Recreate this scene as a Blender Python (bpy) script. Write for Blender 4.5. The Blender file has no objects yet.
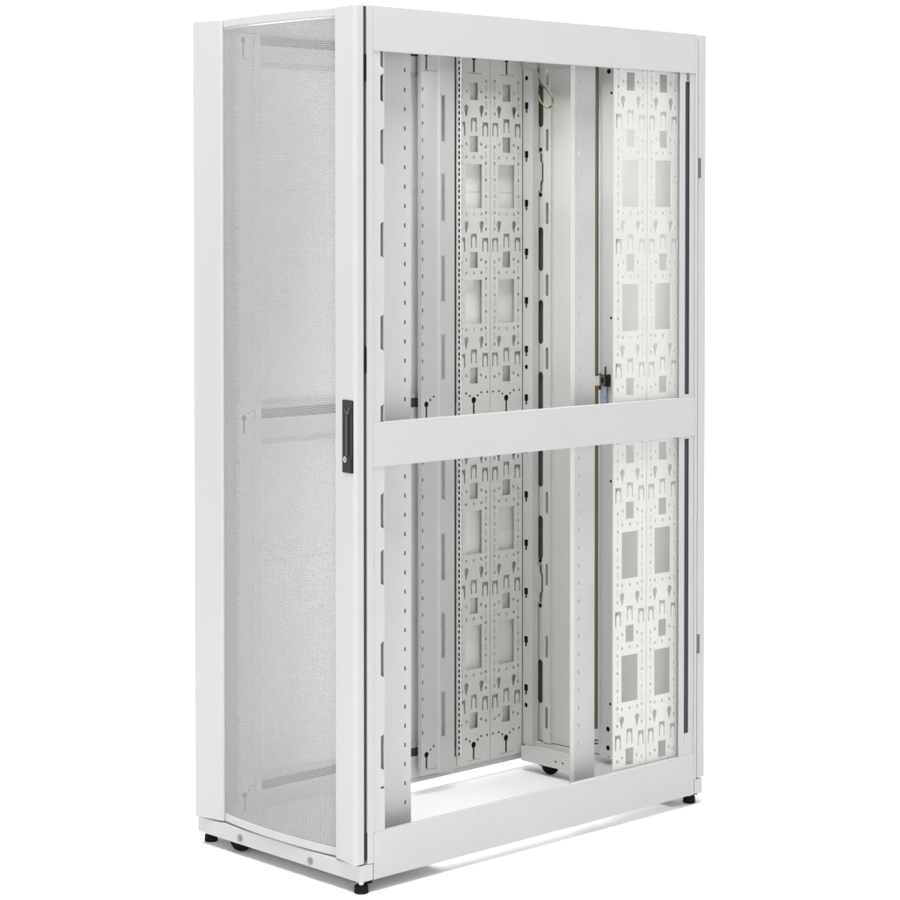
import bpy, math
import numpy as np
from mathutils import Vector, Matrix
from mathutils.geometry import delaunay_2d_cdt

S = bpy.context.scene
C = S.collection
U1 = 0.04445                      # one rack unit

# ------------------------------------------------------------------ materials
def coat(name, col, rough=0.45, bump=0.05, scale=900.0, metal=0.0, var=0.03):
    m = bpy.data.materials.new(name); m.use_nodes = True
    nt = m.node_tree; b = nt.nodes['Principled BSDF']
    tc = nt.nodes.new('ShaderNodeTexCoord')
    n1 = nt.nodes.new('ShaderNodeTexNoise'); n1.inputs['Scale'].default_value = 6.0; n1.inputs['Detail'].default_value = 4.0
    nt.links.new(tc.outputs['Object'], n1.inputs['Vector'])
    mr = nt.nodes.new('ShaderNodeMapRange')
    mr.inputs['To Min'].default_value = 1 - var; mr.inputs['To Max'].default_value = 1 + var
    nt.links.new(n1.outputs['Fac'], mr.inputs['Value'])
    mx = nt.nodes.new('ShaderNodeVectorMath'); mx.operation = 'SCALE'
    mx.inputs[0].default_value = col
    nt.links.new(mr.outputs['Result'], mx.inputs['Scale'])
    nt.links.new(mx.outputs['Vector'], b.inputs['Base Color'])
    b.inputs['Roughness'].default_value = rough
    b.inputs['Metallic'].default_value = metal
    if bump:
        n2 = nt.nodes.new('ShaderNodeTexNoise'); n2.inputs['Scale'].default_value = scale; n2.inputs['Detail'].default_value = 2.0
        nt.links.new(tc.outputs['Object'], n2.inputs['Vector'])
        bp = nt.nodes.new('ShaderNodeBump'); bp.inputs['Strength'].default_value = bump; bp.inputs['Distance'].default_value = 0.0006
        nt.links.new(n2.outputs['Fac'], bp.inputs['Height'])
        nt.links.new(bp.outputs['Normal'], b.inputs['Normal'])
    return m

M = {}
M['white'] = coat('powder_coat_white', (0.465, 0.470, 0.465), 0.52)
M['zinc'] = coat('powder_coat_interior', (0.580, 0.580, 0.560), 0.55)
M['panel'] = coat('side_panel_white', (0.76, 0.76, 0.745), 0.5)
M['black'] = coat('black_plastic', (0.009, 0.009, 0.010), 0.45, 0.03, 1500)
M['rubber_and_shade'] = coat('black_rubber_and_shade', (0.006, 0.006, 0.006), 0.8, 0.1, 1500)  # real rubber on feet and wheels; also blackens shaded holes and gaps
M['strip'] = coat('dark_slate_strip', (0.022, 0.024, 0.032), 0.6, 0.05)
M['gap_dark'] = coat('gap_shade_grey', (0.055, 0.050, 0.045), 0.9, 0.1)  # dark tone painting the shade in the door gaps
M['steel'] = coat('bright_steel', (0.62, 0.62, 0.60), 0.28, 0.0, metal=1.0)
M['darksteel'] = coat('unpainted_dark_steel', (0.17, 0.155, 0.14), 0.55, 0.03, metal=0.6)
M['shade_backing'] = coat('shade_grey', (0.13, 0.127, 0.122), 0.7, 0.03)  # grey put behind holes and slots as painted shade
M['plated'] = coat('grey_zinc_plating', (0.26, 0.275, 0.30), 0.4, 0.0, metal=0.5)
M['grip'] = coat('highlit_black_grip', (0.055, 0.053, 0.055), 0.45, 0.0)  # black plastic lightened to paint the highlight on the handle
for k_, sp in (('black', 0.25), ('rubber_and_shade', 0.15), ('gap_dark', 0.1)): M[k_].node_tree.nodes['Principled BSDF'].inputs['Specular IOR Level'].default_value = sp
M['olive'] = coat('passivated_olive_steel', (0.13, 0.115, 0.07), 0.4, 0.0, metal=0.5)
M['bluezinc'] = coat('blue_zinc_steel', (0.33, 0.40, 0.55), 0.35, 0.0, metal=0.4)
M['floor'] = coat('white_studio_floor', (0.93, 0.93, 0.93), 0.8, 0.0, var=0.0)
# yellow and green striped insulation
wm = bpy.data.materials.new('ground_wire_insulation'); wm.use_nodes = True
nt = wm.node_tree; b = nt.nodes['Principled BSDF']; b.inputs['Roughness'].default_value = 0.4
tc = nt.nodes.new('ShaderNodeTexCoord'); wv = nt.nodes.new('ShaderNodeTexWave')
wv.inputs['Scale'].default_value = 22; wv.bands_direction = 'DIAGONAL'
nt.links.new(tc.outputs['Object'], wv.inputs['Vector'])
cr = nt.nodes.new('ShaderNodeValToRGB'); cr.color_ramp.interpolation = 'CONSTANT'
cr.color_ramp.elements[0].color = (0.085, 0.085, 0.035, 1); cr.color_ramp.elements[1].color = (0.33, 0.32, 0.12, 1)
cr.color_ramp.elements[1].position = 0.45
nt.links.new(wv.outputs['Fac'], cr.inputs['Fac']); nt.links.new(cr.outputs['Color'], b.inputs['Base Color'])
M['wire'] = wm

# ------------------------------------------------------------------ mesh builder
def rect(u0, u1, v0, v1): return [(u0, v0), (u1, v0), (u1, v1), (u0, v1)]
def disc(u, v, r, n=14): return [(u + r*math.cos(2*math.pi*k/n), v + r*math.sin(2*math.pi*k/n)) for k in range(n)]
def oval(u, v0, v1, w, n=8):
    r = w/2; P = []
    for k in range(n+1): a = math.pi*k/n; P.append((u + r*math.cos(a), v1 - r + r*math.sin(a)))
    for k in range(n+1): a = math.pi + math.pi*k/n; P.append((u + r*math.cos(a), v0 + r + r*math.sin(a)))
    return P
def keyhole(u, v, r, w, length, flip=1, n=16):
    """round head with a straight slot below (flip=1) or above it (flip=-1)"""
    a0 = math.asin(min(0.99, w/2/r)); P = []
    for k in range(n+1):
        a = -math.pi/2 + a0 + (2*math.pi - 2*a0)*k/n
        P.append((u + r*math.cos(a), v + flip*r*math.sin(a)))
    P += [(u - w/2, v - flip*length), (u + w/2, v - flip*length)]
    return P
def teardrop(u, v, r, w, length, n=14):
    P = []
    for k in range(n+1):
        a = -0.35 + (math.pi + 0.7)*k/n
        P.append((u + r*math.cos(a), v + r*math.sin(a)))
    P += [(u - w/2, v - length*0.75), (u - w/2, v - length), (u + w/2, v - length), (u + w/2, v - length*0.75)]
    return P
def ushape(u, top, w, h, leg, bar):
    """bridge lance: a bar with two legs round a hanging tongue"""
    a, c = u - w/2, u + w/2
    return [(a, top), (a, top-h), (a+leg, top-h), (a+leg, top-bar*1.9), (u-w*0.12, top-bar), (u+w*0.12, top-bar), (c-leg, top-bar*1.9), (c-leg, top-h), (c, top-h), (c, top)]

class MB:
    def __init__(s): s.v = []; s.f = []
    def add(s, V, F):
        o = len(s.v); s.v += [tuple(p) for p in V]; s.f += [tuple(i+o for i in f) for f in F]; return s
    def box(s, x0, x1, y0, y1, z0, z1):
        V = [(x, y, z) for z in (z0, z1) for y in (y0, y1) for x in (x0, x1)]
        return s.add(V, [(0,2,3,1), (4,5,7,6), (0,1,5,4), (2,6,7,3), (0,4,6,2), (1,3,7,5)])
    def prism(s, P, a0, a1, axis='z'):
        """closed polygon P extruded from a0 to a1 along axis (P in the two other axes, in xyz order)"""
        n = len(P)
        def m(p, a): return {'z': (p[0], p[1], a), 'y': (p[0], a, p[1]), 'x': (a, p[0], p[1])}[axis]
        V = [m(p, a0) for p in P] + [m(p, a1) for p in P]
        F = [(i, (i+1) % n, n+(i+1) % n, n+i) for i in range(n)] + [tuple(range(n-1, -1, -1)), tuple(range(n, 2*n))]
        return s.add(V, F)
    def cyl(s, c, r, h, axis='z', n=28, r2=None):
        r2 = r if r2 is None else r2; V = []
        for k, (a, rr) in enumerate(((0, r), (h, r2))):
            for i in range(n):
                t = 2*math.pi*i/n; u, w = rr*math.cos(t), rr*math.sin(t)
                V.append({'z': (c[0]+u, c[1]+w, c[2]+a), 'y': (c[0]+u, c[1]+a, c[2]+w), 'x': (c[0]+a, c[1]+u, c[2]+w)}[axis])
        F = [(i, (i+1) % n, n+(i+1) % n, n+i) for i in range(n)] + [tuple(range(n-1, -1, -1)), tuple(range(n, 2*n))]
        return s.add(V, F)
    def plate(s, outline, holes, O, Uv, Vv, t):
        """sheet with real holes; (u,v) -> O + u*Uv + v*Vv, thickness t along Uv x Vv"""
        O, Uv, Vv = Vector(O), Vector(Uv), Vector(Vv); N = Uv.cross(Vv).normalized()
        pts = []; faces = []
        for L in [outline] + list(holes):
            if sum(L[i-1][0]*L[i][1] - L[i][0]*L[i-1][1] for i in range(len(L))) < 0: L = L[::-1]
            o = len(pts); pts += [Vector(p) for p in L]; faces.append(list(range(o, o+len(L))))
        v2, e2, f2, _, _, of = delaunay_2d_cdt(pts, [], faces, 1, 1e-6)
        f2 = [f for f, src in zip(f2, of) if 0 in src and len(src) == 1]
        n = len(v2)
        V = [O + p.x*Uv + p.y*Vv for p in v2]; V += [p + N*t for p in V]
        F = [tuple(reversed(f)) for f in f2] + [tuple(i+n for i in f) for f in f2]
        cnt = {}
        for f in f2:
            for i in range(len(f)):
                a, b_ = f[i], f[(i+1) % len(f)]
                cnt[(a, b_)] = 1
        for (a, b_) in cnt:
            if (b_, a) not in cnt: F.append((a, b_, b_+n, a+n))
        return s.add(V, F)
    def tube(s, P, r, n=10):
        P = [Vector(p) for p in P]; V = []; F = []
        for i, p in enumerate(P):
            d = (P[min(i+1, len(P)-1)] - P[max(i-1, 0)]).normalized()
            a = d.cross(Vector((0.31, 0.9, 0.2))).normalized(); b_ = d.cross(a)
            V += [p + r*(math.cos(2*math.pi*k/n)*a + math.sin(2*math.pi*k/n)*b_) for k in range(n)]
        for i in range(len(P)-1):
            for k in range(n): F.append((i*n+k, i*n+(k+1) % n, (i+1)*n+(k+1) % n, (i+1)*n+k))
        F += [tuple(range(n-1, -1, -1)), tuple(range((len(P)-1)*n, len(P)*n))]
        return s.add(V, F)
    def build(s, name, mat, parent=None, bevel=0.0, smooth=False):
        A = np.array(s.v); c = (A.min(0) + A.max(0))/2
        me = bpy.data.meshes.new(name)
        me.from_pydata([tuple(p) for p in (A - c)], [], s.f); me.update()
        me.materials.append(M[mat])
        o = bpy.data.objects.new(name, me); C.objects.link(o)
        pw = Vector((0, 0, 0))
        if parent is not None:
            o.parent = parent; pw = WORLD[parent.name]
        o.location = Vector(c) - pw; WORLD[o.name] = Vector(c)
        if bevel:
            bm = o.modifiers.new('edge_round', 'BEVEL'); bm.width = bevel; bm.segments = 3
            bm.limit_method = 'ANGLE'; bm.angle_limit = math.radians(40)
        if smooth:
            for p in me.polygons: p.use_smooth = True
            try: me.set_sharp_from_angle(angle=math.radians(35))
            except Exception: pass
        return o
WORLD = {}

def perforated(name, xs, zs, yfun, pitch, hole_r, t, mat, parent):
    """sheet steel with a real staggered field of round (hexagonal at this size) holes, following y = yfun(x)"""
    x0, x1 = xs; z0, z1 = zs
    R = pitch/math.sqrt(3)
    nx = int((x1-x0)/pitch); nz = int((z1-z0)/(1.5*R))
    px = (x1-x0)/nx; sz = (z1-z0)/nz
    jj, ii = np.meshgrid(np.arange(nz), np.arange(nx), indexing='ij')
    cx = x0 + (ii + 0.25 + 0.5*(jj % 2))*px; cz = z0 + (jj + 0.5)*sz
    cx = cx.ravel(); cz = cz.ravel()
    k = np.arange(6); ca = np.sin(k*math.pi/3); sa = np.cos(k*math.pi/3)
    ox = cx[:, None] + (px/2)/(math.sqrt(3)/2)*ca[None]; oz = cz[:, None] + (sz/1.5)*sa[None]
    ox = np.clip(ox, x0, x1); oz = np.clip(oz, z0, z1)
    hx = cx[:, None] + hole_r*ca[None]; hz = cz[:, None] + hole_r*sa[None]
    hx = np.clip(hx, x0+0.0005, x1-0.0005)
    n = len(cx)
    def P(x, z, dy): return np.stack([x, yfun(x)+dy, z], -1)
    V = np.concatenate([P(ox, oz, 0), P(hx, hz, 0), P(hx, hz, t), P(ox, oz, t)], 1)     # n x 24 x 3
    c = np.array([(x0+x1)/2, float(yfun(np.array((x0+x1)/2))), (z0+z1)/2])
    V = (V - c).reshape(-1, 3)
    q = []
    for a in range(6):
        b_ = (a+1) % 6
        q += [(a, b_, 6+b_, 6+a), (6+a, 6+b_, 12+b_, 12+a), (12+a, 12+b_, 18+b_, 18+a)]
    q = np.array(q); F = (q[None] + (np.arange(n)*24)[:, None, None]).reshape(-1, 4)
    me = bpy.data.meshes.new(name)
    me.vertices.add(len(V)); me.vertices.foreach_set('co', V.astype(np.float32).ravel())
    me.loops.add(F.size); me.loops.foreach_set('vertex_index', F.astype(np.int32).ravel())
    me.polygons.add(len(F)); me.polygons.foreach_set('loop_start', (np.arange(len(F))*4).astype(np.int32))
    me.polygons.foreach_set('loop_total', np.full(len(F), 4, np.int32))
    me.update(calc_edges=True); me.validate()
    me.materials.append(M[mat])
    o = bpy.data.objects.new(name, me); C.objects.link(o); o.parent = parent
    o.location = Vector(c) - WORLD[parent.name]; WORLD[o.name] = Vector(c)
    return o

# ------------------------------------------------------------------ the setting
vd = Vector((-0.7267, 0.6869, 0)); vr = Vector((0.6869, 0.7267, 0))          # away from the camera / to its right
def pt(d, r, z): p = vd*d + vr*r; return (p.x, p.y, z)
D0, RC, HB, WB = 3.6, 1.5, 7.0, 9.0
fl = MB().add([pt(-9, -WB, 0), pt(-9, WB, 0), pt(D0, WB, 0), pt(D0, -WB, 0)], [(0, 1, 2, 3)]).build('floor', 'floor')
fl['kind'] = 'structure'
prof = [(D0 + RC*math.sin(math.radians(a)), RC - RC*math.cos(math.radians(a))) for a in range(0, 91, 3)] + [(D0+RC, HB)]
bv = [pt(d, -WB, z) for d, z in prof] + [pt(d, WB, z) for d, z in prof]; n = len(prof)
bd = MB().add(bv, [(i, n+i, n+i+1, i+1) for i in range(n-1)]).build('backdrop', 'floor', smooth=True)
bd['kind'] = 'structure'

# ------------------------------------------------------------------ the rack
rack = bpy.data.objects.new('server_rack', None); C.objects.link(rack)
rack.location = (0, 0.55, 0); WORLD[rack.name] = Vector((0, 0.55, 0))
rack['label'] = 'tall white server rack cabinet with perforated front door and its near side panel removed'
rack['category'] = 'server rack'

Z0, Z1 = 0.028, 1.990
YR = 1.105                        # back end of the side frame

# ---- base plinth under the front and rear doors
pl = MB().box(-0.300, 0.3005, -0.040, -0.0005, Z0, 0.0655).build('front_plinth', 'white', rack, 0.0025)
for bx, bz in ((-0.134, 0.044), (0.126, 0.043)):
    MB().cyl((bx, -0.0425, bz), 0.0085, 0.0035, 'y').cyl((bx, -0.0455, bz), 0.0050, 0.0035, 'y', n=6).build('bolt', 'plated', pl, 0.0006)
MB().box(-0.300, 0.3005, YR+0.0015, 1.137, Z0, 0.0655).build('rear_plinth', 'white', rack, 0.0025)
bp = MB().box(-0.285, -0.115, 0.2352, 0.45, 0.050, 0.052).plate(rect(-0.285, 0.285, 0.002, 0.235), [rect(-0.13, -0.105, 0.09, 0.096), rect(-0.065, -0.03, 0.068, 0.075), rect(-0.03, 0.0, 0.085, 0.092)],
           (0, 0, 0.050), (1, 0, 0), (0, 1, 0), 0.002).build('base_plate', 'white', rack)

# ---- side rails (C sections): top, middle, bottom on both sides
def side_rail(sgn, z0, z1):
    t, d = 0.002, 0.014
    P = [(0.300, z0), (0.300, z1), (0.300-d, z1), (0.300-d, z1-0.012), (0.300-d+t, z1-0.012), (0.300-d+t, z1-t), (0.300-t, z1-t),
         (0.300-t, z0+t), (0.300-d+t, z0+t), (0.300-d+t, z0+0.012), (0.300-d, z0+0.012), (0.300-d, z0)]
    if sgn < 0: P = [(-x, z) for x, z in reversed(P)]
    b_ = MB().prism(P, 0.0008, YR-0.0008, 'y')
    o = b_.build('side_rail', 'white', rack, 0.0012)
    if sgn < 0:
        # inner cover, open along its top; grey sheet there stands in for shade
        zt = 1.9660 if z1 > 1.9 else z1 - 0.0125
        zs = zt - (0.024 if z1 > 0.5 else 0.022)
        MB().box(-0.2876, -0.2862, 0.038, 1.062, z0+0.0125, zs).build('rail_cover', 'zinc', o)
        MB().box(-0.2976, -0.2962, 0.038, 1.062, zs-0.005, zt).build('hollow_shade', 'shade_backing', o)
    return o
for sgn in (1, -1):
    side_rail(sgn, 1.889, Z1)
    side_rail(sgn, 0.958, 1.058)
    side_rail(sgn, Z0, 0.133)

# ---- roof
roof = MB().plate(rect(-0.2975, 0.2975, -0.016, YR), [keyhole(-0.06, 0.075, 0.012, 0.010, 0.03), rect(-0.02, 0.02, 0.06, 0.066),
        rect(-0.215, 0.215, 0.47, 0.70), rect(-0.215, 0.215, 0.74, 0.98)], (0, 0, 1.968), (1, 0, 0), (0, 1, 0), 0.002)  # large openings added to let the overhead softbox light the interior
roof.build('roof', 'white', rack)

# ---- corner posts
SL = []
for z in (1.7175, 1.5094, 1.3009, 1.0990+0.0, 0.9000, 0.772, 0.5642, 0.3537): SL.append((z-0.084, z))
def front_post(sgn):
    # side face with its notched inner edge
    out = [(-0.018, 0.0655), (0.036, 0.0655)]
    zz = sorted([(1.850, 1.895)] + [(1.7734, 1.8404)] + SL + [(0.229, 0.234)])
    for a, b_ in zz:
        out += [(0.036, a), (0.0245, a+0.006 if b_-a > 0.02 else a), (0.0245, b_-0.006 if b_-a > 0.02 else b_), (0.036, b_)]
    out += [(0.036, Z1-0.002), (-0.018, Z1-0.002)]
    p = MB()
    x = 0.2955 if sgn > 0 else -0.2975
    p.plate(out, [], (x, 0, 0), (0, 1, 0), (0, 0, 1), 0.002)
    # front face, inner return
    xa, xb = (0.235, 0.2955) if sgn > 0 else (-0.2955, -0.235)
    p.box(xa, xb, -0.018, -0.016, 0.0655, Z1-0.002)
    xi = 0.2500 if sgn > 0 else -0.2520
    p.box(xi, xi+0.002, -0.016, 0.0355, 0.0655, Z1-0.002)
    p.box(xa+0.015 if sgn > 0 else xa, xb if sgn > 0 else xb-0.015, 0.0355, 0.0375, 0.0655, Z1-0.002)
    o = p.build('front_post', 'white', rack)
    # outer corner strip beside the door, proud of the post
    sx = (0.2978, 0.3005) if sgn > 0 else (-0.3005, -0.2978)
    MB().box(sx[0], sx[1], -0.018, -0.0002, 0.0662, Z1).build('corner_trim', 'white', o, 0.0008)
    return o
fp = front_post(1); front_post(-1)
for zc in (1.807,):                     # black block painting the shade inside the upper notch
    MB().box(0.280, 0.2915, 0.0225, 0.0345, zc-0.033, zc+0.033).build('notch_shade', 'black', fp)

def rear_post(sgn):
    p = MB()
    x = 0.2955 if sgn > 0 else -0.2975
    holes = [rect(1.0665, 1.085, 0.1916, 0.952), rect(1.0665, 1.085, 1.066, 1.8668)] if sgn > 0 else []
    p.plate(rect(1.047, YR, 0.0655, Z1-0.002), holes, (x, 0, 0), (0, 1, 0), (0, 0, 1), 0.002)
    # front face with a keyhole every three rack units
    kh = []
    z = 1.836
    while z > 0.15:
        kh.append([(-0.2765, z), (-0.2765, z-0.018), (-0.2730, z-0.018), (-0.2730, z-0.029), (-0.2655, z-0.029), (-0.2655, z-0.018), (-0.2615, z-0.018), (-0.2615, z)])
        z -= 0.13335
    for zc in (1.902, 1.111, 0.178): kh.append(disc(-0.269, zc, 0.0068))
    if sgn < 0:
        p.plate(rect(-0.2845, -0.2445, 0.069, Z1-0.025), kh, (0, 1.064, 0), (1, 0, 0), (0, 0, 1), 0.002)
        p.box(-0.2465, -0.2445, 1.0642, 1.0850, 0.069, Z1-0.025)
    else:
        p.box(0.2550, 0.2940, 1.102, 1.104, 0.069, Z1-0.025)
    o = p.build('rear_post', 'zinc' if sgn < 0 else 'white', rack)
    if sgn < 0: MB().box(-0.2825, -0.2475, 1.0655, 1.070, 0.07, Z1-0.03).build('cavity_shade', 'rubber_and_shade', o)  # black sheet painting the shade inside the post keyholes
    if sgn > 0:
        MB().box(0.2905, 0.2950, 1.0660, 1.0855, 0.1916, 0.957).build('dark_strip', 'strip', o)  # dark slate strip set into the post slot
        MB().box(0.2905, 0.2950, 1.0660, 1.0855, 1.060, 1.8668).build('dark_strip', 'strip', o)
        MB().box(0.296, 0.2988, 1.069, 1.0815, 1.868, 1.8875).build('strip_clip', 'steel', o, 0.0006)
        MB().box(0.296, 0.2988, 1.069, 1.0815, 0.150, 0.190).build('strip_clip', 'white', o, 0.0006)
        # post outer strip beside the rear door
        MB().box(0.2978, 0.3005, YR-0.0004, YR+0.0080, 0.0662, Z1).build('corner_trim', 'white', o, 0.0008)
        MB().box(0.2900, 0.2965, YR+0.0040, YR+0.0118, 0.0680, 1.984).build('gap_shade', 'gap_dark', o)  # dark filler painting the shade of the rear door gap
    return o
rear_post(1); rear_post(-1)
# black strip standing in for the shaded gap between the far channels and the far rear post
MB().box(-0.2865, -0.2820, 1.0602, 1.0636, 0.07, 1.95).build('dark_strip', 'rubber_and_shade', rack)

# ---- rear sill and head between the posts
sill = MB()
sill.plate(rect(-0.2700, 0.2700, Z0, 0.068), [disc(-0.14, 0.046, 0.0035), disc(-0.113, 0.046, 0.0035), disc(0.1, 0.046, 0.0035)],
           (0, 1.047, 0), (1, 0, 0), (0, 0, 1), 0.002)
MB().box(-0.155, -0.100, 1.0500, 1.0515, 0.038, 0.055).build('hole_shade', 'rubber_and_shade', rack)  # black sheet painting the sill holes dark as if shaded
sill.box(-0.2700, 0.2700, 1.0472, 1.075, 0.066, 0.068).box(-0.2700, 0.2700, 1.075, 1.0885, 0.066, 0.079)
sill.build('rear_sill', 'zinc', rack)
MB().box(-0.2700, 0.2700, 1.047, 1.0885, 1.925, 1.966).build('rear_head', 'white', rack, 0.001)

# ---- perforated accessory channels, two on each side at the back
W = 0.1235
def channel_holes():
    H = []
    uc = W/2
    for half in (0.0, -0.9335):
        used = []
        for k in range(3):
            dz = half - k*7*U1
            for du in (-0.0285, 0.0285): H.append(teardrop(uc+du, 1.8140+dz, 0.0088, 0.0062, 0.0225))
            for du in (-0.0430, 0.0430): H.append(ushape(uc+du, 1.7770+dz, 0.0225, 0.0375, 0.0046, 0.0085))
            H.append(ushape(uc, 1.7880+dz, 0.0225, 0.0375, 0.0046, 0.0085))
            used.append((1.7770+dz-0.0375, 1.7770+dz))
            H.append(rect(uc-0.0150, uc+0.0150, 1.6960+dz, 1.7390+dz))
            for du in (-0.0275, 0.0275): H.append(rect(uc+du-0.0030, uc+du+0.0030, 1.7135+dz, 1.7215+dz))
            if k < 2:
                for z in (1.6825, 1.5300):
                    for du in (-0.0285, 0, 0.0285): H.append(rect(uc+du-0.0031, uc+du+0.0031, z+dz-0.0039, z+dz+0.0039))
                H.append(rect(uc-0.0305, uc+0.0305, 1.5460+dz, 1.6640+dz))
        H.append(rect(uc-0.0150, uc+0.0150, 1.8360+half, 1.8820+half))
        for du in (-0.0275, 0.0275): H.append(rect(uc+du-0.0025, uc+du+0.0025, 1.855+half, 1.862+half))
        # dots every rack unit with thin dashes between them, down both edges
        for k in range(20):
            z = 1.8890 + half - k*U1
            if z < 1.060 + half: break
            for u in (uc-0.0455, uc+0.0455):
                if not any(a-0.006 < z < b_+0.006 for a, b_ in used): H.append(rect(u-0.0029, u+0.0029, z-0.0041, z+0.0041))
                zm = z - U1/2
                if not any(a-0.012 < zm < b_+0.012 for a, b_ in used) and zm > 1.07+half: H.append(rect(u-0.0012, u+0.0012, zm-0.0100, zm+0.0100))
        # keyhole at the foot of each half, with its arc of small holes
        zk = 1.0290 + half
        H.append(keyhole(uc, zk, 0.0088, 0.0070, 0.0395))
        for du, z in ((0.0148, 0.012), (0.0285, 0.0195), (0.0505, 0.0195)):
            for s_ in (-1, 1): H.append(disc(uc+s_*du, zk+z, 0.0036, 8))
        if half: H.append(rect(uc-0.025, uc+0.020, 0.0545, 0.0557)); H.append(disc(uc+0.024, 0.0552, 0.0022, 6))
    H.append(keyhole(uc, 1.9500, 0.0088, 0.0070, 0.0405))
    H.append(rect(uc-0.025, uc+0.020, 1.9065, 1.9077)); H.append(disc(uc+0.024, 1.9072, 0.0022, 6))
    return H
HOLES = channel_holes()
def channel(sgn, y0):
    p = MB()
    x = 0.2815 if sgn > 0 else -0.2835
    p.plate(rect(0.0010, W-0.0010, 0.047, 1.962), HOLES, (x, y0, 0), (0, 1, 0), (0, 0, 1), 0.0018)
    # folded side flanges, turned to the outside of the cabinet
    xa, xb = ((0.2796, 0.2814) if sgn > 0 else (-0.2980, -0.2837))
    p.box(xa, xb, y0+0.0010, y0+0.0026, 0.047, 1.962).box(xa, xb, y0+W-0.0026, y0+W-0.0010, 0.047, 1.962)
    return p.build('accessory_channel', 'zinc', rack)
for sgn in (1, -1):
    for y0 in (0.8130, 0.9365): channel(sgn, y0)

SHADE_ZS = ((0.0485, 0.128), (0.984, 1.062), (1.900, 1.9615))  # heights of black sheets standing in for shade in the channel keyholes
for y0 in (0.8130, 0.9365):
    ch = [o for o in C.objects if o.name.startswith('accessory_channel') and WORLD[o.name].x < 0 and abs(WORLD[o.name].y - y0 - W/2) < 0.01][0]
    for za, zb in SHADE_ZS: MB().box(-0.2870, -0.2850, y0+0.004, y0+W-0.004, za, zb).build('keyhole_shade', 'rubber_and_shade', ch)

# ---- 19 inch mounting rails
def uslots(y, w):
    H = []
    for a, b_ in ((1.715, 1.846), (1.506, 1.640), (1.295, 1.424), (1.089, 1.216), (0.772, 0.884), (0.557, 0.690), (0.350, 0.4805), (0.143, 0.2706)):
        H.append([(y-w/2, a), (y-w/6, a+0.006), (y+w/6, a+0.006), (y+w/2, a), (y+w/2, b_), (y+w/6, b_-0.006), (y-w/6, b_-0.006), (y-w/2, b_)])
    return H
def flange_holes(xc, h=0.0046):
    H = []; z = 0.085
    while z < 1.93:
        for d in (0.00635, 0.02225, 0.0381):
            H.append(rect(xc-h, xc+h, z+d-0.0046, z+d+0.0046))
        z += U1
    return H
def rail_web_holes(yd, yk):
    H = []
    z = 1.8550
    while z > 0.14:
        if not (0.985 < z < 1.055): H.append(rect(yd-0.0027, yd+0.0027, z-0.0048, z+0.0048))
        z -= U1
    if yk:
        for zk in (1.030, 0.1060):
            H.append(keyhole(yk, zk, 0.0080, 0.0062, 0.037))
            for d, e in ((0.014, 0.011), (0.026, 0.019), (0.050, 0.021)): H.append(disc(yk+d, zk+e, 0.0036, 8))
        H.append(keyhole(yk, 1.948, 0.0080, 0.0062, 0.042))
        H.append(rect(yk-0.012, yk+0.038, 1.9030, 1.9042)); H.append(rect(yk-0.006, yk+0.038, 0.0655, 0.0667))
    return H
ZA, ZB = 0.052, 1.965
# far rear rail
r = MB()
r.plate(rect(0.655, 0.7125, ZA, ZB), rail_web_holes(0.6605, 0.6740), (-0.2545, 0, 0), (0, 1, 0), (0, 0, 1), 0.002)
r.box(-0.265, -0.2546, 0.655, 0.657, ZA, ZB)
r.add([(-0.2525, 0.7125, ZA), (-0.2475, 0.7185, ZA), (-0.2475, 0.7185, ZB), (-0.2525, 0.7125, ZB), (-0.2545, 0.7125, ZA), (-0.2495, 0.7190, ZA), (-0.2495, 0.7190, ZB), (-0.2545, 0.7125, ZB)],
      [(0, 1, 2, 3), (5, 4, 7, 6), (0, 3, 7, 4), (1, 5, 6, 2), (0, 4, 5, 1), (3, 2, 6, 7)])
r.plate(rect(0.7188, 0.7705, ZA, ZB), uslots(0.7300, 0.0135), (-0.2495, 0, 0), (0, 1, 0), (0, 0, 1), 0.002)
ro = r.build('mounting_rail', 'white', rack)
MB().plate(rect(-0.2530, -0.2360, 0.085, ZB), flange_holes(-0.2440, 0.0038), (0, 0.785, 0), (1, 0, 0), (0, 0, 1), 0.002).build('rail_flange', 'panel', ro)
for za, zb in ((0.136, 0.975), (1.062, 1.895)): MB().box(-0.2580, -0.2556, 0.6575, 0.6635, za, zb).build('hole_shade', 'shade_backing', ro)  # grey strips painting shade into the row of dots
MB().box(-0.2535, -0.2505, 0.7722, 0.7785, 0.085, ZB).build('dark_strip', 'rubber_and_shade', ro)  # black strip standing in for the shaded gap before the flange
MB().box(-0.2528, -0.2390, 0.7871, 0.7880, 0.085, ZB).build('dark_strip', 'rubber_and_shade', ro)  # black strip behind the square holes, painting their shade
for zk in (1.027, 0.103):
    MB().box(-0.2600, -0.2560, 0.6580, 0.7110, zk-0.043, zk+0.030).build('keyhole_shade', 'rubber_and_shade', ro)  # black sheets painting shade into the rail keyholes
MB().box(-0.2600, -0.2560, 0.6640, 0.6840, 1.900, 1.9620).build('keyhole_shade', 'rubber_and_shade', ro)
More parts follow.
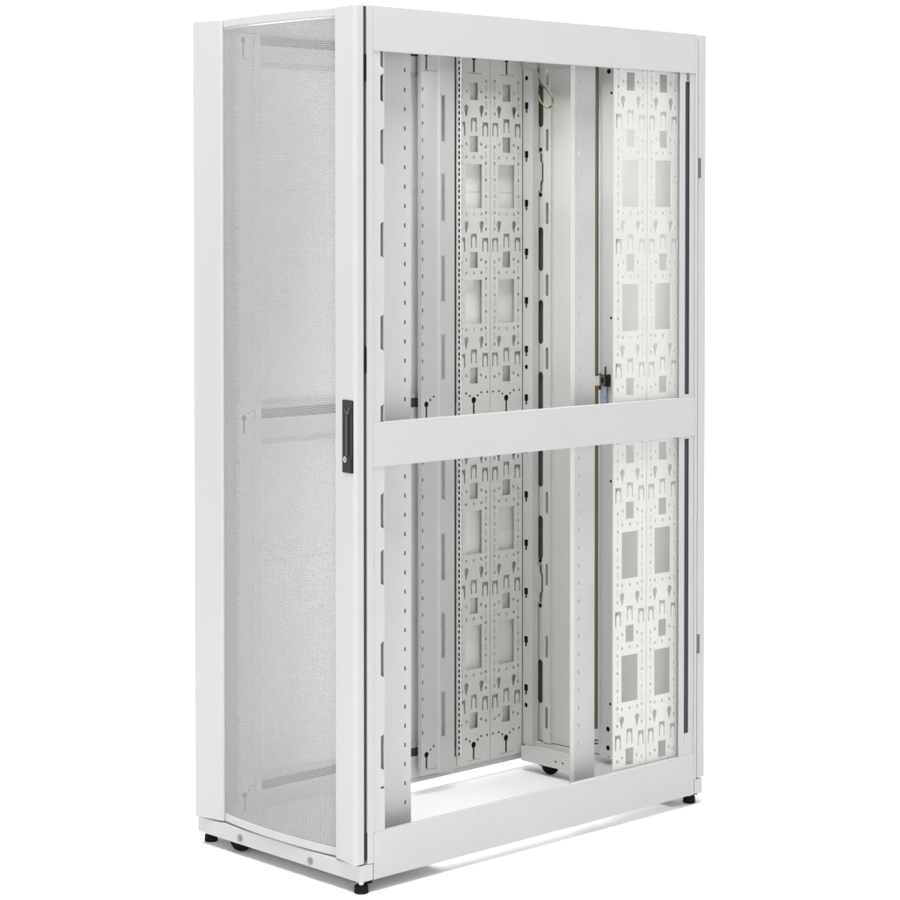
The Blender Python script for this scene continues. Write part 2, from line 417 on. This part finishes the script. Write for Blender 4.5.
# far front rail
r = MB()
r.plate(rect(0.036, 0.098, ZA, ZB), rail_web_holes(0.0480, 0.0660), (-0.2515, 0, 0), (0, 1, 0), (0, 0, 1), 0.002)
r.plate(rect(0.0982, 0.116, ZA, ZB), [], (-0.2475, 0, 0), (0, 1, 0), (0, 0, 1), 0.002)
r.plate(rect(-0.2515, -0.2260, 0.085, ZB), flange_holes(-0.2330), (0, 0.036, 0), (1, 0, 0), (0, 0, 1), 0.002)
ro = r.build('mounting_rail', 'zinc', rack)
for za, zb in ((0.060, 0.122), (0.985, 1.046), (1.898, 1.962)): MB().box(-0.2560, -0.2530, 0.0520, 0.0800, za, zb).build('keyhole_shade', 'rubber_and_shade', ro)  # black sheets put in as keyhole shade
# near front rail
r = MB()
r.plate(rect(0.0365, 0.168, 0.052, ZB), rail_web_holes(0.1500, None), (0.2385, 0, 0), (0, 1, 0), (0, 0, 1), 0.002)
r.plate(rect(0.2260, 0.2500, 0.085, ZB), flange_holes(0.2330), (0, 0.0365, 0), (1, 0, 0), (0, 0, 1), 0.002)
r.box(0.226, 0.2384, 0.166, 0.168, 0.052, ZB)
ro = r.build('mounting_rail', 'white', rack)
MB().box(0.2340, 0.2375, 0.1445, 0.1555, 0.06, 1.94).build('hole_shade', 'shade_backing', ro)  # grey strip behind the dots, added as their shade
# near rear rail
r = MB()
r.plate(rect(0.7170, 0.7905, 0.052, ZB), rail_web_holes(0.7330, None), (0.2385, 0, 0), (0, 1, 0), (0, 0, 1), 0.002)
r.prism([(0.2405, 0.7170), (0.2385, 0.7170), (0.2320, 0.7100), (0.2340, 0.7085)], 0.052, ZB, 'z')
r.plate(rect(0.2260, 0.2384, 0.085, ZB), flange_holes(0.2322), (0, 0.7885, 0), (1, 0, 0), (0, 0, 1), 0.002)
r.build('mounting_rail', 'white', rack)

# ---- far side panels (split, with horizontal press lines)
def side_panel(z0, z1, seams):
    p = MB(); p.box(-0.3045, -0.3030, 0.002, YR-0.002, z0, z1)
    zs = [z0] + [s for s in seams] + [z1]
    for i in range(len(zs)-1):
        p.box(-0.3030, -0.3016, 0.002, YR-0.002, zs[i]+(0.0015 if i else 0), zs[i+1]-(0.0015 if i < len(zs)-2 else 0))
    return p.build('side_panel', 'panel', rack)
side_panel(1.0095, 1.986, (1.589, 1.752))
side_panel(0.032, 1.0065, (0.665,))

# ---- front door
DZ0, DZ1 = 0.0685, 1.990
door = MB()
def arc(cx, cy, r, a0, a1, n=6): return [(cx + r*math.cos(math.radians(a0+(a1-a0)*k/n)), cy + r*math.sin(math.radians(a0+(a1-a0)*k/n))) for k in range(n+1)]
XL, XR = -0.2045, 0.2150
left = [(-0.300, -0.027)] + arc(-0.290, -0.0425, 0.010, 180, 261) + [(XL-0.003, -0.0365), (XL, -0.0345), (XL, -0.026), (-0.240, -0.0262)]
right = [(0.300, -0.027), (0.255, -0.0262), (XR, -0.026), (XR, -0.0385), (XR+0.004, -0.0415)] + arc(0.2895, -0.0432, 0.0105, 279, 360)
right = right[::-1]
left = left
mid = (XL+XR)/2; hw = (XR-XL)/2
def bow(x): return -0.0300 - 0.0150*(1 - ((x-mid)/hw)**2)
dfr = MB().prism(left[::-1], DZ0, DZ1).prism(right[::-1], DZ0, DZ1)
door_o = dfr.build('front_door', 'white', rack, 0.003, smooth=False)
door_o['label'] = 'front door with bowed perforated panel between two solid stiles'
xs = [XL + (XR-XL)*k/28 for k in range(29)]
def bow_rail(z0, z1, lip):
    P = [(x, bow(x)-0.0012) for x in xs] + [(x, bow(x)+0.008) for x in reversed(xs)]
    P[0] = (XL+0.0006, P[0][1]); P[28] = (XR-0.0006, P[28][1]); P[29] = (XR-0.0006, P[29][1]); P[-1] = (XL+0.0006, P[-1][1])
    return MB().prism(P, z0, z1).build('door_rail', 'white', door_o, 0.0015, smooth=True)
bow_rail(DZ1-0.0205, DZ1-0.001, 1); bow_rail(DZ0+0.001, DZ0+0.0205, 0)
perforated('perforated_panel', (XL+0.001, XR-0.001), (DZ0+0.021, DZ1-0.021), bow, 0.0047, 0.00208, 0.0005, 'white', door_o)

# swing handle set into the right stile
hd = Vector((0.0715, -0.0108, 0)).normalized(); hn = hd.cross(Vector((0, 0, 1)))      # hn points out of the door
hc = Vector((0.2590, -0.0479, 0.0)) + hd*0.0135
def hplate(mb, outline, d0, t): return mb.plate(outline, [], hc + hn*d0, hd, (0, 0, 1), t)
def rrect(u0, u1, v0, v1, r, n=5):
    P = []
    for (cx, cy, a) in ((u1-r, v0+r, -90), (u1-r, v1-r, 0), (u0+r, v1-r, 90), (u0+r, v0+r, 180)): P += arc(cx, cy, r, a, a+90, n)
    return P
hz0, hz1 = 0.9470, 1.1100
ho = hplate(MB(), rrect(-0.0215, 0.0215, hz0, hz1, 0.003), -0.002, 0.0045).build('handle_plate', 'black', door_o, 0.0008)
lev = MB(); hplate(lev, rrect(-0.0022, 0.0026, hz0+0.038, hz1-0.034, 0.001), 0.0024, 0.0032)
lev.build('handle', 'grip', door_o, 0.0010)
cup = MB(); hplate(cup, [(-0.0130, hz1-0.0170), (-0.0020, hz1-0.0330), (0.0040, hz1-0.0330), (0.0135, hz1-0.0170), (0.0100, hz1-0.0150), (0.0020, hz1-0.0250), (-0.0040, hz1-0.0250), (-0.0100, hz1-0.0180)], 0.0024, 0.0022)
cup.build('finger_cup', 'grip', door_o, 0.0006)
fr = MB(); hplate(fr, rrect(-0.0170, 0.0170, hz0+0.003, hz0+0.036, 0.004), 0.0024, 0.0012); fr.build('lock_housing', 'black', door_o, 0.0005)
lk = MB(); cu, cz = -0.0065, 0.9770
N_ = 22
hplate(lk, disc(cu, cz, 0.0068, N_), 0.0035, 0.0022)
lk.build('lock_cylinder', 'steel', door_o, 0.0008)
ls = MB(); hplate(ls, rect(cu-0.0012, cu+0.0012, cz-0.0035, cz+0.0035), 0.0056, 0.0004); ls.build('keyway', 'black', door_o)
MB().box(0.2900, 0.2970, -0.0262, -0.0184, DZ0+0.004, DZ1-0.004).build('gap_shade', 'gap_dark', door_o)  # dark filler painting the shade between door and frame
# hinge pins showing in the gap behind the door
for z in (1.85, 1.20, 0.108):
    MB().box(0.2945, 0.2990, -0.0265, -0.0182, z-0.03, z+0.03).build('hinge', 'black', door_o)

# ---- rear doors
def rear_door(sgn):
    edge = 0.3000
    p = MB()
    P = [(0.002, 1.150), (0.002, 1.1170), (edge, 1.1170)] + arc(edge-0.010, 1.140, 0.010, 0, 90)
    if sgn < 0: P = [(-x, y) for x, y in P][::-1]
    # outer rim only: two stiles and two rails round a perforated field
    def stile(xa, xb, ya, yb): p.box(min(sgn*xa, sgn*xb), max(sgn*xa, sgn*xb), ya, yb, DZ0, 1.9895)
    Ps = [(0.262, 1.150), (0.262, 1.1170), (edge, 1.1170)] + arc(edge-0.010, 1.140, 0.010, 0, 90)
    if sgn < 0: Ps = [(-x, y) for x, y in Ps][::-1]
    p.prism(Ps[::-1], DZ0, 1.9895)
    return p
for sgn in (-1, 1):
    p = rear_door(sgn)
    xa, xb = sorted((sgn*0.262, sgn*0.0015))
    p.box(xa, xb, 1.1170, 1.1490, DZ0, DZ0+0.030).box(xa, xb, 1.1170, 1.1490, 1.956, 1.9895)
    xm, xn = sorted((sgn*0.0015, sgn*0.045))
    p.box(xm, xn, 1.1170, 1.1490, DZ0+0.030, 1.956)
    d = p.build('rear_door', 'white', rack, 0.0025)
    if sgn > 0:
        MB().box(0.0562, 0.2880, 1.0760, 1.0778, 0.082, 1.950).build('inner_sheet', 'zinc', d)
        # meeting stile with its screw holes, carried forward of the panel
        q = MB().plate(rect(0.010, 0.056, 0.082, 1.950), [disc(0.047, z, 0.0042, 12) for z in (1.848, 1.255, 0.823, 0.230)] + [disc(0.039, z, 0.0070, 14) for z in (0.162, 0.112)] + [oval(0.040, 0.086, 0.091, 0.005)],
                       (0, 1.062, 0), (1, 0, 0), (0, 0, 1), 0.0018)
        q.box(0.010, 0.0118, 1.0640, 1.1190, 0.082, 1.950).box(0.0542, 0.056, 1.0640, 1.1190, 0.082, 1.950)
        ms = q.build('meeting_stile', 'white', d)
        MB().box(0.0125, 0.0535, 1.066, 1.068, 0.084, 1.920).build('cavity_shade', 'rubber_and_shade', d)  # black sheet painting shade into the stile holes
        MB().box(0.012, 0.054, 1.0585, 1.0600, 1.890, 1.917).build('top_bracket', 'white', d, 0.0004)
        MB().cyl((0.040, 1.0575, 1.905), 0.0066, 0.001, 'y', 18).build('screw_hole', 'rubber_and_shade', d)
        # three point latch: rod, gearbox, tail
        MB().cyl((0.0050, 1.0500, 1.100), 0.0050, 0.825, 'z', 14).build('latch_rod', 'olive', d)
        MB().cyl((0.0050, 1.0500, 0.160), 0.0050, 0.910, 'z', 14).build('latch_rod', 'olive', d)
        g = MB().box(0.0185, 0.0400, 1.0480, 1.0610, 1.0745, 1.1040).box(0.0400, 0.0470, 1.0500, 1.0610, 1.0730, 1.1055)
        g.build('latch_case', 'black', d, 0.0012)
        MB().plate(rect(0.0195, 0.0390, 1.0755, 1.1030), [rect(0.0245, 0.0345, 1.083, 1.096)], (0, 1.0475, 0), (1, 0, 0), (0, 0, 1), 0.001).build('latch_face', 'olive', d)
        MB().cyl((0.0370, 1.0500, 1.1040), 0.0022, 0.022, 'z', 10).build('latch_pin', 'black', d)
        for za, zb in ((1.1035, 1.1075), (1.0640, 1.0750)): MB().box(0.0000, 0.0185, 1.0450, 1.0540, za, zb).build('latch_bracket', 'olive', d, 0.0008)
        MB().plate(rect(0.0230, 0.0400, 1.0000, 1.0740), [disc(0.0360, 1.043, 0.0028, 10)], (0, 1.0520, 0), (1, 0, 0), (0, 0, 1), 0.002).build('latch_tail', 'bluezinc', d)
        for za, zb in ((0.118, 0.121), (0.1265, 0.1295)): MB().box(-0.0015, 0.0085, 1.0440, 1.0560, za, zb).build('rod_clamp', 'darksteel', d)
    else:
        # hinge side of the left door: stepped inner stile with two columns of slots, then the plain sheet
        H = [oval(-0.2415, b_-0.121, b_, 0.0195) for b_ in (1.889, 1.4949, 1.295, 1.0977, 0.9020, 0.7019, 0.3047)]
        p = MB().plate(rect(-0.272, -0.2235, 0.082, 1.950), H, (0, 1.092, 0), (1, 0, 0), (0, 0, 1), 0.0018)
        p.box(-0.2170, -0.2152, 1.0795, 1.0920, 0.082, 1.950)
        H = [oval(-0.2035, a-0.061, a, 0.0105) for a in (1.9400, 1.762, 1.563, 1.367, 1.167, 0.970, 0.773, 0.575, 0.377, 0.1815)]
        p.plate(rect(-0.2170, -0.1890, 0.082, 1.950), H, (0, 1.0775, 0), (1, 0, 0), (0, 0, 1), 0.0018)
        p.box(-0.1908, -0.1890, 1.0795, 1.0880, 0.082, 1.950)
        p.box(-0.1890, -0.0030, 1.0880, 1.0898, 0.082, 1.950)
        p.build('inner_stile', 'zinc', d)
        MB().box(-0.2700, -0.1890, 1.1040, 1.1060, 0.09, 1.915).build('stile_shade', 'shade_backing', d)  # grey sheet painting the shaded hollow behind the oval slots
        for zc in (1.645, 0.516):
            hp = [(-0.2495, zc+0.052), (-0.2380, zc+0.052), (-0.2380, zc+0.030), (-0.2310, zc+0.022), (-0.2310, zc-0.022), (-0.2380, zc-0.028), (-0.2380, zc-0.052), (-0.2495, zc-0.052)]
            MB().plate([(u-0.002 if u < -0.24 else u+0.0022, v) for u, v in hp], [], (0, 1.0880, 0), (1, 0, 0), (0, 0, 1), 0.0016).build('hinge_gap_shade', 'darksteel', d)  # wider dark sheet painting the shaded gap round the hinge
            MB().plate(hp, [], (0, 1.0855, 0), (1, 0, 0), (0, 0, 1), 0.0022).build('hinge', 'white', d, 0.0005)
            for dz in (-0.062, 0.062): MB().cyl((-0.2405, 1.0885, zc+dz), 0.0050, 0.003, 'y', 16).build('hinge_screw', 'rubber_and_shade', d)
# rear hinges on the near edge, in the gap between frame and door
for z0, z1 in ((1.621, 1.6725), (0.3925, 0.442)):
    MB().box(0.2945, 0.3010, 1.1135, 1.1250, z0, z1).build('hinge', 'darksteel', rack, 0.0008)

# ---- ground wire looping from the head of the rear frame
pts = [(-0.205, 1.044, 1.969), (-0.206, 1.044, 1.936), (-0.203, 1.043, 1.898), (-0.195, 1.042, 1.885), (-0.18, 1.041, 1.872), (-0.165, 1.04, 1.862), (-0.152, 1.039, 1.849), (-0.145, 1.038, 1.836), (-0.148, 1.039, 1.824), (-0.162, 1.041, 1.817), (-0.178, 1.044, 1.819), (-0.194, 1.047, 1.828), (-0.206, 1.051, 1.838), (-0.216, 1.058, 1.85), (-0.226, 1.066, 1.862)]
def catmull(P, n=6):
    P = [Vector(p) for p in P]; P = [2*P[0]-P[1]] + P + [2*P[-1]-P[-2]]; o = []
    for i in range(1, len(P)-2):
        a, b_, c, d = P[i-1:i+3]
        for k in range(n):
            t = k/n
            o.append(0.5*((2*b_) + (c-a)*t + (2*a-5*b_+4*c-d)*t*t + (3*b_-a-3*c+d)*t**3))
    o.append(P[-2]); return o
MB().tube(catmull(pts), 0.0025, 10).build('ground_wire', 'wire', rack, smooth=True)['label'] = 'yellow and green earth wire looping at the top of the rear frame'

# ---- feet and castors
for (x, y) in ((0.283, -0.022), (-0.291, -0.006), (0.272, 1.118)):
    f = MB().cyl((x, y, 0.0), 0.0165, 0.017, 'z', 30, 0.0155).build('levelling_foot', 'rubber_and_shade', rack, 0.002)
    MB().cyl((x, y, 0.017), 0.006, 0.014, 'z', 16).build('stud', 'steel', f)
    MB().box(x-0.024, x+0.004, y+0.006, y+0.030, 0.0165, 0.0279).build('foot_bracket', 'rubber_and_shade', f, 0.001)
for (x, y, a) in ((-0.172, -0.004, 35), (-0.187, 1.074, 60)):
    cs = MB().box(x-0.022, x+0.022, y-0.022, y+0.022, 0.0225, 0.0279).build('caster', 'black', rack, 0.001)
    wr = 0.0270 if y < 0.5 else 0.0222
    w = MB().cyl((0, -0.012, 0), wr, 0.024, 'y', 36)
    ca, sa = math.cos(math.radians(a)), math.sin(math.radians(a))
    w.v = [(x + px*ca - py*sa, y + px*sa + py*ca, pz + wr + 0.0002) for px, py, pz in w.v]
    w.build('wheel', 'rubber_and_shade', cs, 0.003)

# ------------------------------------------------------------------ light
w = bpy.data.worlds.new('World'); S.world = w; w.use_nodes = True
bg = w.node_tree.nodes['Background']; bg.inputs['Color'].default_value = (0.98, 0.99, 1.0, 1); bg.inputs['Strength'].default_value = 0.05

def area(name, loc, target, size, power, col=(1, 1, 1)):
    L = bpy.data.lights.new(name, 'AREA'); L.shape = 'RECTANGLE'; L.size, L.size_y = size; L.energy = power; L.color = col
    o = bpy.data.objects.new(name, L); C.objects.link(o); o.location = loc
    o.rotation_euler = (Vector(target) - Vector(loc)).to_track_quat('-Z', 'Y').to_euler()
    return o
PW = dict(A=89, A2=93, B=27, C=480, K=120)
area('side_softbox', pt(-4.6, 2.2, 1.65), (-0.1, 0.6, 0.9), (2.0, 3.1), PW['A'], (1, 0.99, 0.968))
area('front_softbox', pt(-4.6, -2.0, 1.7), (0, 0.2, 1.0), (2.0, 2.4), PW['A2'], (0.955, 0.985, 1.0))
area('key_softbox', pt(-3.0, 1.6, 4.2), (0, 0.5, 0.4), (2.2, 2.2), PW['B'])
area('overhead_softbox', pt(-0.2, 0.0, 4.8), pt(-0.2, 0.0, 0.0), (3.2, 3.2), PW['C'])
for r in (-4.2, 4.2): area('backdrop_softbox', pt(2.0, r, 2.6), pt(5.0, r*0.1, 1.6), (1.2, 4.0), PW['K'])

# ------------------------------------------------------------------ camera (measured from the photograph)
F, CY, PITCH, YAW = 2248.3035, 284.2959, 0.0263, 0.8134
cam = bpy.data.cameras.new('Camera'); co = bpy.data.objects.new('Camera', cam); C.objects.link(co)
co.location = (4.0653, -3.3238, 1.5000)
co.rotation_euler = (math.pi/2 - PITCH, 0, YAW)
cam.sensor_width = 36; cam.lens = F/900*36; cam.shift_y = -(450 - CY)/900
cam.clip_start = 0.1; cam.clip_end = 200
S.camera = co
S.view_settings.view_transform = 'Standard'; S.view_settings.look = 'None'
S.view_settings.exposure = 0.0; S.view_settings.gamma = 1.0
S.cycles.max_bounces = 12; S.cycles.diffuse_bounces = 8
